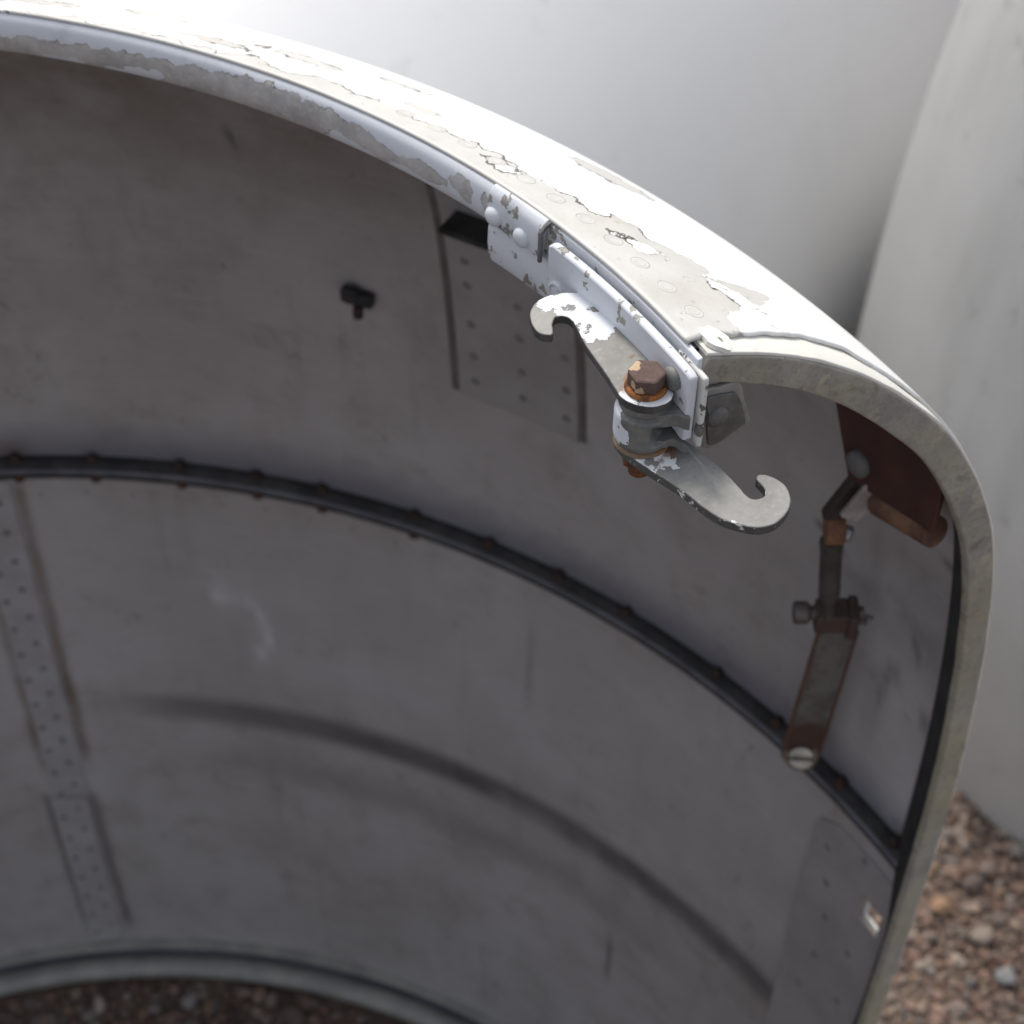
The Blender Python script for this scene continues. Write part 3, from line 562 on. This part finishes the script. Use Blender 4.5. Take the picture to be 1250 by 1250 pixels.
arm([(-15.5, 6.5), (-6, 6.2), (8.2, 6.2), (8.4, 7.8), (4.8, 10.5), (3.4, 15), (-1, 20), (-14, 20), (-17, 13)], -30.5, -24.2)
arm([(-15.5, 6.5), (-6, 6.2), (8.2, 6.2), (8.4, 7.8), (3.6, 9.5), (2.6, 14), (-2, 20), (-14, 20), (-17, 13)], -43.0, -39.2)
arm([(-17, 6.4), (-11, 6.4), (-10, 11), (-11, 18), (-15, 18)], -39.6, -30.2)
ar.build('boss_arm', BOSSM, base, 40, .0008, segs=3)

H1 = [(-52.3, 33.8), (-53.4, 37.2), (-57.1, 38.9), (-63.1, 38.0), (-69.0, 35.1), (-73.0, 29.9), (-74.1, 23.2), (-72.4, 16.5), (-68.7, 10.8), (-63.2, 7.6), (-56, 7.4), (-41.0, 7.5), (-26.5, 7.5), (-14, 7.5),
      (-8, 7.5), (-2, 8.0), (1.9, 11.0), (3.2, 15.5), (2.2, 20.5), (-1.6, 25.2), (-7.0, 27.9), (-13.1, 27.6), (-25.5, 26.4), (-40.6, 25.4), (-50.2, 23.8), (-55.6, 23.0), (-59.4, 24.3), (-60.8, 27.7), (-57.7, 31.0)]
H2 = [(-18.8, 21), (-15, 25.6), (-6.5, 26.6), (5.5, 23.4), (15.5, 19.8), (26.8, 16.2), (35.3, 14.4), (42.9, 11.7), (48.4, 7.7), (53.5, 1.9), (55.0, -5.1), (52.4, -12.3), (47.4, -17.7), (40.1, -20.4), (34.3, -18.9), (30.5, -16.1),
      (30.0, -13.3), (32.2, -12.0), (36.7, -12.2), (40.2, -10.5), (40.8, -6.8), (38.3, -4.1), (30.3, -3.8), (18.1, -2.8), (5.0, -.2), (-6, 3.5), (-14, 6.5), (-19, 13)]
HM = (.27, .265, .25)
HOOK1 = chip_mat('hook_paint', (.66, .68, .71), HM, lambda t: t.math('MINIMUM', t.blobs([(Q(-56, 15, -18), .0125), (Q(-66, 19, -18), .0085), (Q(-70, 26, -18), .0055), (Q(-49, 17, -18), .0085), (Q(0, 14, -18), .0065), (Q(0, 20, -18), .0060), (Q(-6, 26, -18), .005), (Q(-7, 8.5, -18), .0045)]),
     t.math('MULTIPLY', t.blobs([(Q(-63, 20, -18), .0022), (Q(-58, 11, -18), .0020), (Q(-50, 22, -18), .0018), (Q(-56, 8, -18), .002)]), -1.0)), .0085, 230, .5, .6, .15, .00025, .12, (.10, .10, .09), 45, stain=[(Q(-18, 14, -18), .0022), (Q(-17, 20, -18), .0022), (Q(-11, 25, -18), .0012), (Q(-26, 13, -18), .0006)])
HOOK2 = chip_mat('worn_hook_metal', (.74, .74, .72), HM, lambda t: t.math('SUBTRACT', t.blobs([(Q(4, 15, -46), .0042), (Q(9, 13.5, -46), .0034), (Q(2, 23, -46), .0024), (Q(8, 21, -46), .0020), (Q(47, 8.5, -47), .0008)]), .0004), .006, 280, .5, .6, .15, .0002, .15, (.11, .10, .09), 45, stain=[(Q(1.0, 8.5, -46), .0034), (Q(4.5, 12, -46), .0026), (Q(-3, 5, -46), .0020), (Q(6, 16, -46), .0016)])
def hook(pts, z0, z1, mat, label, jit, side):
    P = cat_closed(pts, 7); k = np.arange(len(P)); P = P + np.stack([vnoise(k*.5, jit), vnoise(k*.5, jit+1)], -1)*.12
    m = MB(); m.prism([Q(t, n, z0) for t, n in P], (0, 0, (z1-z0)/1000)); o = m.build('latch_hook', mat, base, 50, .0006); o['label'] = label
    o.data.materials.append(side)
    for p_ in o.data.polygons:
        if abs(p_.normal.z) < .5: p_.material_index = 1
    return o
hook(H1, -18, -22.2, HOOK1, 'upper hook with flaking white paint', 40, plain('dark_cut_edge', (.05, .048, .046), (.10, .095, .09), 120, .7, 0, .0004))  # side faces coloured darker than the hook's top
hook(H2, -46, -50.4, HOOK2, 'lower bare grey hook', 50, chip_mat('chipped_cut_edge', (.60, .60, .58), (.10, .097, .092), lambda t: -.0013, .006, 200, .6, .65, 0, .0003, .3))
# bolt, washers, nut
HEADM = chip_mat('rusted_bolt_head', (.46, .33, .21), (.135, .088, .075), lambda t: t.math('SUBTRACT', t.blobs([(Q(-13.3, 19.3, -9.3), .0030), (Q(-3.6, 22.6, -14), .0022), (Q(-6.6, 23.6, -13), .0018)]), .0002), .0035, 330, .8, .85, .05, .0003, .5, (.05, .03, .02), 160, 6, .0011)
hd = MB(); hd.lathe(Q(AX, AY, 0), UP, [(.0074, -.0162), (.0076, -.0156), (.0076, -.0099), (.0071, -.0093), (.0004, -.0090)], 6, rot=.4); bolt = hd.build('latch_bolt', HEADM, base, 30, .0006)
ORANGE = plain('orange_rust', (.36, .14, .045), (.11, .055, .032), 200, .9, 0, .0012, .2, 600, .42, .62)
w = MB(); w.lathe(Q(AX, AY, 0), UP, [(.0082, -.0181), (.0085, -.0176), (.0084, -.0166), (.0078, -.0160)], 36); w.build('washer', ORANGE, bolt, 40)
w = MB(); w.lathe(Q(AX, AY, 0), UP, [(.0110, -.0461), (.0116, -.0456), (.0114, -.0446), (.0100, -.0440)], 36); w.build('washer', plain('rust_stained_steel', (.22, .17, .12), (.26, .12, .05), 120, .7, .1), bolt, 40)
w = MB(); w.lathe(Q(AX, AY, 0), UP, [(.0078, -.0572), (.0080, -.0565), (.0080, -.0512), (.0076, -.0504)], 6); w.rod(Q(AX, AY, -56), Q(AX, AY, -64), .0044, 18); w.build('nut', RUSTY, bolt, 30, .0005)

# bracket inside the corner
cb = MB(); cb.prism([Q(-3.5, n, z_) for n, z_ in cat_closed([(-3, -23), (-13, -24), (-22.5, -25), (-25.5, -34), (-30.5, -49.5), (-29, -52.5), (-14, -57), (-10, -56.5), (-7, -52), (-5, -36)], 2)], eT*.003)
CBL = plain('worn_bracket_edge', (.30, .29, .27), (.20, .195, .185), 110, .6, .1, .0003)
CBM = plain('dusty_bracket', (.105, .10, .096), (.16, .155, .147), 110, .6, .15, .0003)
cbo = cb.build('corner_bracket', CBL, cowl, 40, .0007)
cb = MB(); cb.prism([Q(-.5, n, z_) for n, z_ in cat_closed([(-7, -27), (-16, -28), (-21.5, -31), (-27, -47), (-25, -50), (-13, -54.5), (-9.5, -51), (-8, -36)], 5)], eT*.0013); cb.build('raised_pad', CBM, cbo, 40, .0009, segs=3)
cb = MB(); cb.lathe(Q(.7, -12.5, -38.5), eT, [(.0050, -.0004), (.0049, .0010), (.0038, .0021), (.0018, .0027), (.0003, .0028)], 24); cb.build('rivet', CBM, cbo, 60)

# --- linkage on the right: flat link, turnbuckle, clevis under a red gusset
W = Vector((.68, -.73, 0)).normalized(); FWD = Vector((-.73, -.68, 0)).normalized()
pl0, pl1 = cyl(1.7537, .662, .7215), cyl(1.7803, .650, .8706)
LINK = plain('grimy_link_steel', (.10, .085, .07), (.16, .15, .14), 45, .6, .3, .0003)
d = (pl1-pl0); dn = d.normalized(); wv = (W - dn*W.dot(dn)).normalized(); nv = dn.cross(wv).normalized()
if nv.dot(FWD) < 0: nv = -nv
outl = [pl0 + wv*(.0125*math.cos(t)) + dn*(.0125*math.sin(t)) for t in ls(math.pi, 2*math.pi, 14)] + [pl1 + wv*(.0115*math.cos(t)) + dn*(.0115*math.sin(t)) for t in ls(0, math.pi, 14)]
lk = MB(); lk.prism(outl, nv*.004)
def link_mat():
    t = NT('link_with_red_edge'); n = t.noise(50, 5, .6); f = t.blobs([(pl0, .045)]); k = t.noise(260, 4, .6)
    c = t.mix(t.ramp(n, .35, .65), (.10, .095, .085), (.17, .165, .155)); c = t.mix(t.ramp(t.math('ADD', f, t.math('MULTIPLY', t.math('SUBTRACT', n, .5), .03)), -.004, .010), c, (.085, .050, .042)); c = t.mix(t.ramp(k, .55, .7, 0, .6), c, (.06, .04, .03))
    t.bump(k, .0003); return t.out(c, .6, .2, .3)
lko = lk.build('flat_link', link_mat(), cowl, 30, .0006)
lk = MB()
for sd in (-1, 1): lk.rod(pl0+wv*sd*.0118+nv*.0035+dn*.004, pl1+wv*sd*.0112+nv*.0035, .0013, 8)
lk.build('link_edge', plain('red_brown_edge', (.13, .065, .045), (.09, .05, .038), 60, .7), lko, 60)
nv0 = nv; nv = (nv*.5 + (cam.matrix_world.translation-pl0).normalized()*.6).normalized(); wv0 = wv; wv = (wv-nv*wv.dot(nv)).normalized(); dn0 = dn; dn = nv.cross(wv)
lk = MB(); lk.lathe(pl0, nv, [(.0085, .003), (.0110, .0045), (.0112, .008), (.0100, .0088), (.0088, .0078), (.0085, .0078)], 26); lk.build('link_bushing', plain('tan_bushing', (.26, .20, .15), (.18, .13, .10), 90, .55, .3), lko, 45)
lk = MB()
for sd in (-1, 1): lk.prism([pl0 + nv*.007 + (wv*x + dn*y) for x, y in ([(.0080*math.cos(t), .0016+.0064*math.sin(t)) for t in ls(0, math.pi, 12)] if sd > 0 else [(.0080*math.cos(t), -.0016+.0064*math.sin(t)) for t in ls(math.pi, 2*math.pi, 12)])], nv*.0055)
lk.lathe(pl0, nv, [(.008, 0), (.008, .0085)], 20); lk.build('slotted_pin', plain('bright_pin', (.48, .45, .41), (.30, .27, .24), 90, .35, .7), lko, 40, .0008)
nv, wv, dn = nv0, wv0, dn0
# lower yoke
pv = cyl(1.7811, .642, .8880)
y = MB(); y.box(pv-dn*.002, wv*.0095, dn*.0085, nv*.0075); y.box(pv+wv*.012-dn*.004, wv*.003, dn*.011, nv*.009); yo = y.build('link_yoke', plain('red_brown_yoke', (.085, .050, .042), (.065, .045, .038), 80, .7), cowl, 30, .0018, segs=3)
y = MB(); y.lathe(pv-wv*.022+dn*.001, wv, [(.0004, -.0006), (.0060, 0), (.0067, .0012), (.0067, .0075), (.0058, .0085), (.0042, .0095), (.0042, .040)], 20); y.build('yoke_bolt', plain('dark_bolt', (.10, .085, .075), (.15, .13, .12), 100, .5, .4), yo, 30, .0004)
y = MB(); y.rod(pv+wv*.018-dn*.001, pv+wv*.024-dn*.003+nv*.001, .0011, 8); y.rod(pv+wv*.015-dn*.006, pv+wv*.021-dn*.008, .0026, 10); y.build('split_pin', LINK, yo, 40)
# turnbuckle
ta, tb = cyl(1.7875, .632, .9120), cyl(1.7799, .630, .9575); td = (tb-ta).normalized(); tl = (tb-ta).length
y = MB(); y.lathe(ta, td, [(.0038, -.014), (.0038, 0), (.0058, .001), (.0061, .004), (.0061, tl-.008), (.0066, tl-.006), (.0066, tl-.001), (.0042, tl), (.0042, tl+.010)], 18); y.build('turnbuckle', plain('dark_oily_steel', (.060, .055, .05), (.10, .095, .085), 70, .5, .4), cowl, 40)
# upper eye and clevis arms
ey = cyl(1.7935, .620, .9800)
y = MB(); y.lathe(ey-wv*.0045, wv, [(.0085, 0), (.0092, .001), (.0092, .0085), (.0085, .0095)], 22); y.rod(tb+td*.004, ey, .0050, 14); y.build('eye_end', plain('rusty_eye', (.22, .11, .05), (.13, .06, .035), 130, .7, .1), cowl, 40)
y = MB(); y.lathe(ey+wv*.0045+FWD*.003, wv+FWD*.5, [(.0048, -.004), (.0048, .0040), (.0036, .0050), (.0003, .0053)], 6); eb = y.build('eye_bolt', STEEL, cowl, 30, .0005)
def bar(a, b, wdt, th, name, mat, wd=None):
    d_ = (b-a).normalized(); u = (FWD - d_*FWD.dot(d_)).normalized() if wd is None else wd; v = d_.cross(u)
    m = MB(); m.box((a+b)/2, d_*((b-a).length/2), u*wdt/2, v*th/2); return m.build(name, mat, cowl, 30, .0014, segs=3)
bar(cyl(1.8040, .633, 1.0320), cyl(1.7880, .617, .9874), .008, .008, 'clevis_arm', plain('dark_brown_arm', (.035, .027, .024), (.06, .045, .038), 70, .6))
bar(cyl(1.8215, .631, 1.0300), cyl(1.8113, .617, .9989), .004, .0118, 'clevis_arm', plain('pale_arm_paint', (.32, .285, .27), (.22, .19, .175), 50, .55))
# gusset
gp = [(1.758, 1.076), (1.7663, 1.0557), (1.7941, 1.0173), (1.8284, 1.0208), (1.881, 1.0300), (1.8925, 1.0310), (1.8925, 1.0750), (1.8768, 1.0850), (1.8182, 1.0900)]
m = MB(); m.prism([cyl(a, .622, z_) for a, z_ in gp], Vector((math.sin(1.82), math.cos(1.82), 0))*.004); gus = m.build('gusset', RED, cowl, 30, .0008)
m = MB(); m.rod(cyl(1.8225, .630, 1.0116), cyl(1.885, .630, 1.0242), .0085, 18); m.build('gusset_lip', plain('orange_brown_lip', (.21, .115, .065), (.085, .045, .032), 60, .6), gus, 60)
m = MB(); m.lathe(cyl(1.8042, .621, 1.0330), wall_in(1.8042), [(.0076, -.001), (.0076, .0015), (.0060, .0030), (.0026, .0039), (.0003, .0041)], 22); m.build('rivet', plain('grey_button', (.10, .095, .092), (.13, .125, .12), 60, .6), gus, 60)

# ------------------------------------------------------------------ a few stones that stand out from the gravel
def pebble(name, label, az, r_, s, tone, sub=3):
    v0, f0 = ico(sub); v = stone_shape(v0, rng)*s; p0 = cyl(az, r_, GROUND + s*.55)
    me = bpy.data.meshes.new(name); me.from_pydata([tuple(x) for x in v], [], [tuple(int(i) for i in f) for f in f0]); me.update()
    at = me.attributes.new('tone', 'FLOAT_COLOR', 'POINT'); at.data.foreach_set('color', np.tile(np.array([*tone, 1], np.float32), len(v0)))
    me.materials.append(STONE); me.polygons.foreach_set('use_smooth', [True]*len(f0)); me.set_sharp_from_angle(angle=rad(38))
    o = bpy.data.objects.new(name, me); o.location = p0; o.rotation_euler = (0, 0, rng.uniform(0, 6)); COL.objects.link(o)
    o['label'] = label; o['category'] = 'stone'; o['group'] = 'larger stones in the gravel'
pebble('stone', 'orange brown stone lying close beside the cowl edge in the gravel', 1.658, 1.0948, .0125, (.34, .22, .14))
pebble('stone', 'blue grey flat stone in the gravel at the right edge', 1.7485, 1.0847, .0145, (.23, .235, .245))
pebble('stone', 'grey brown angular stone just left of the blue grey stone', 1.7042, 1.101, .014, (.26, .22, .19))
pebble('stone', 'round grey stone under the bottom bead inside the cowl', .8565, .6211, .0115, (.27, .25, .24))
pebble('stone', 'pale pink stone under the bottom bead near the riveted strip', .7091, .6195, .011, (.38, .31, .28))
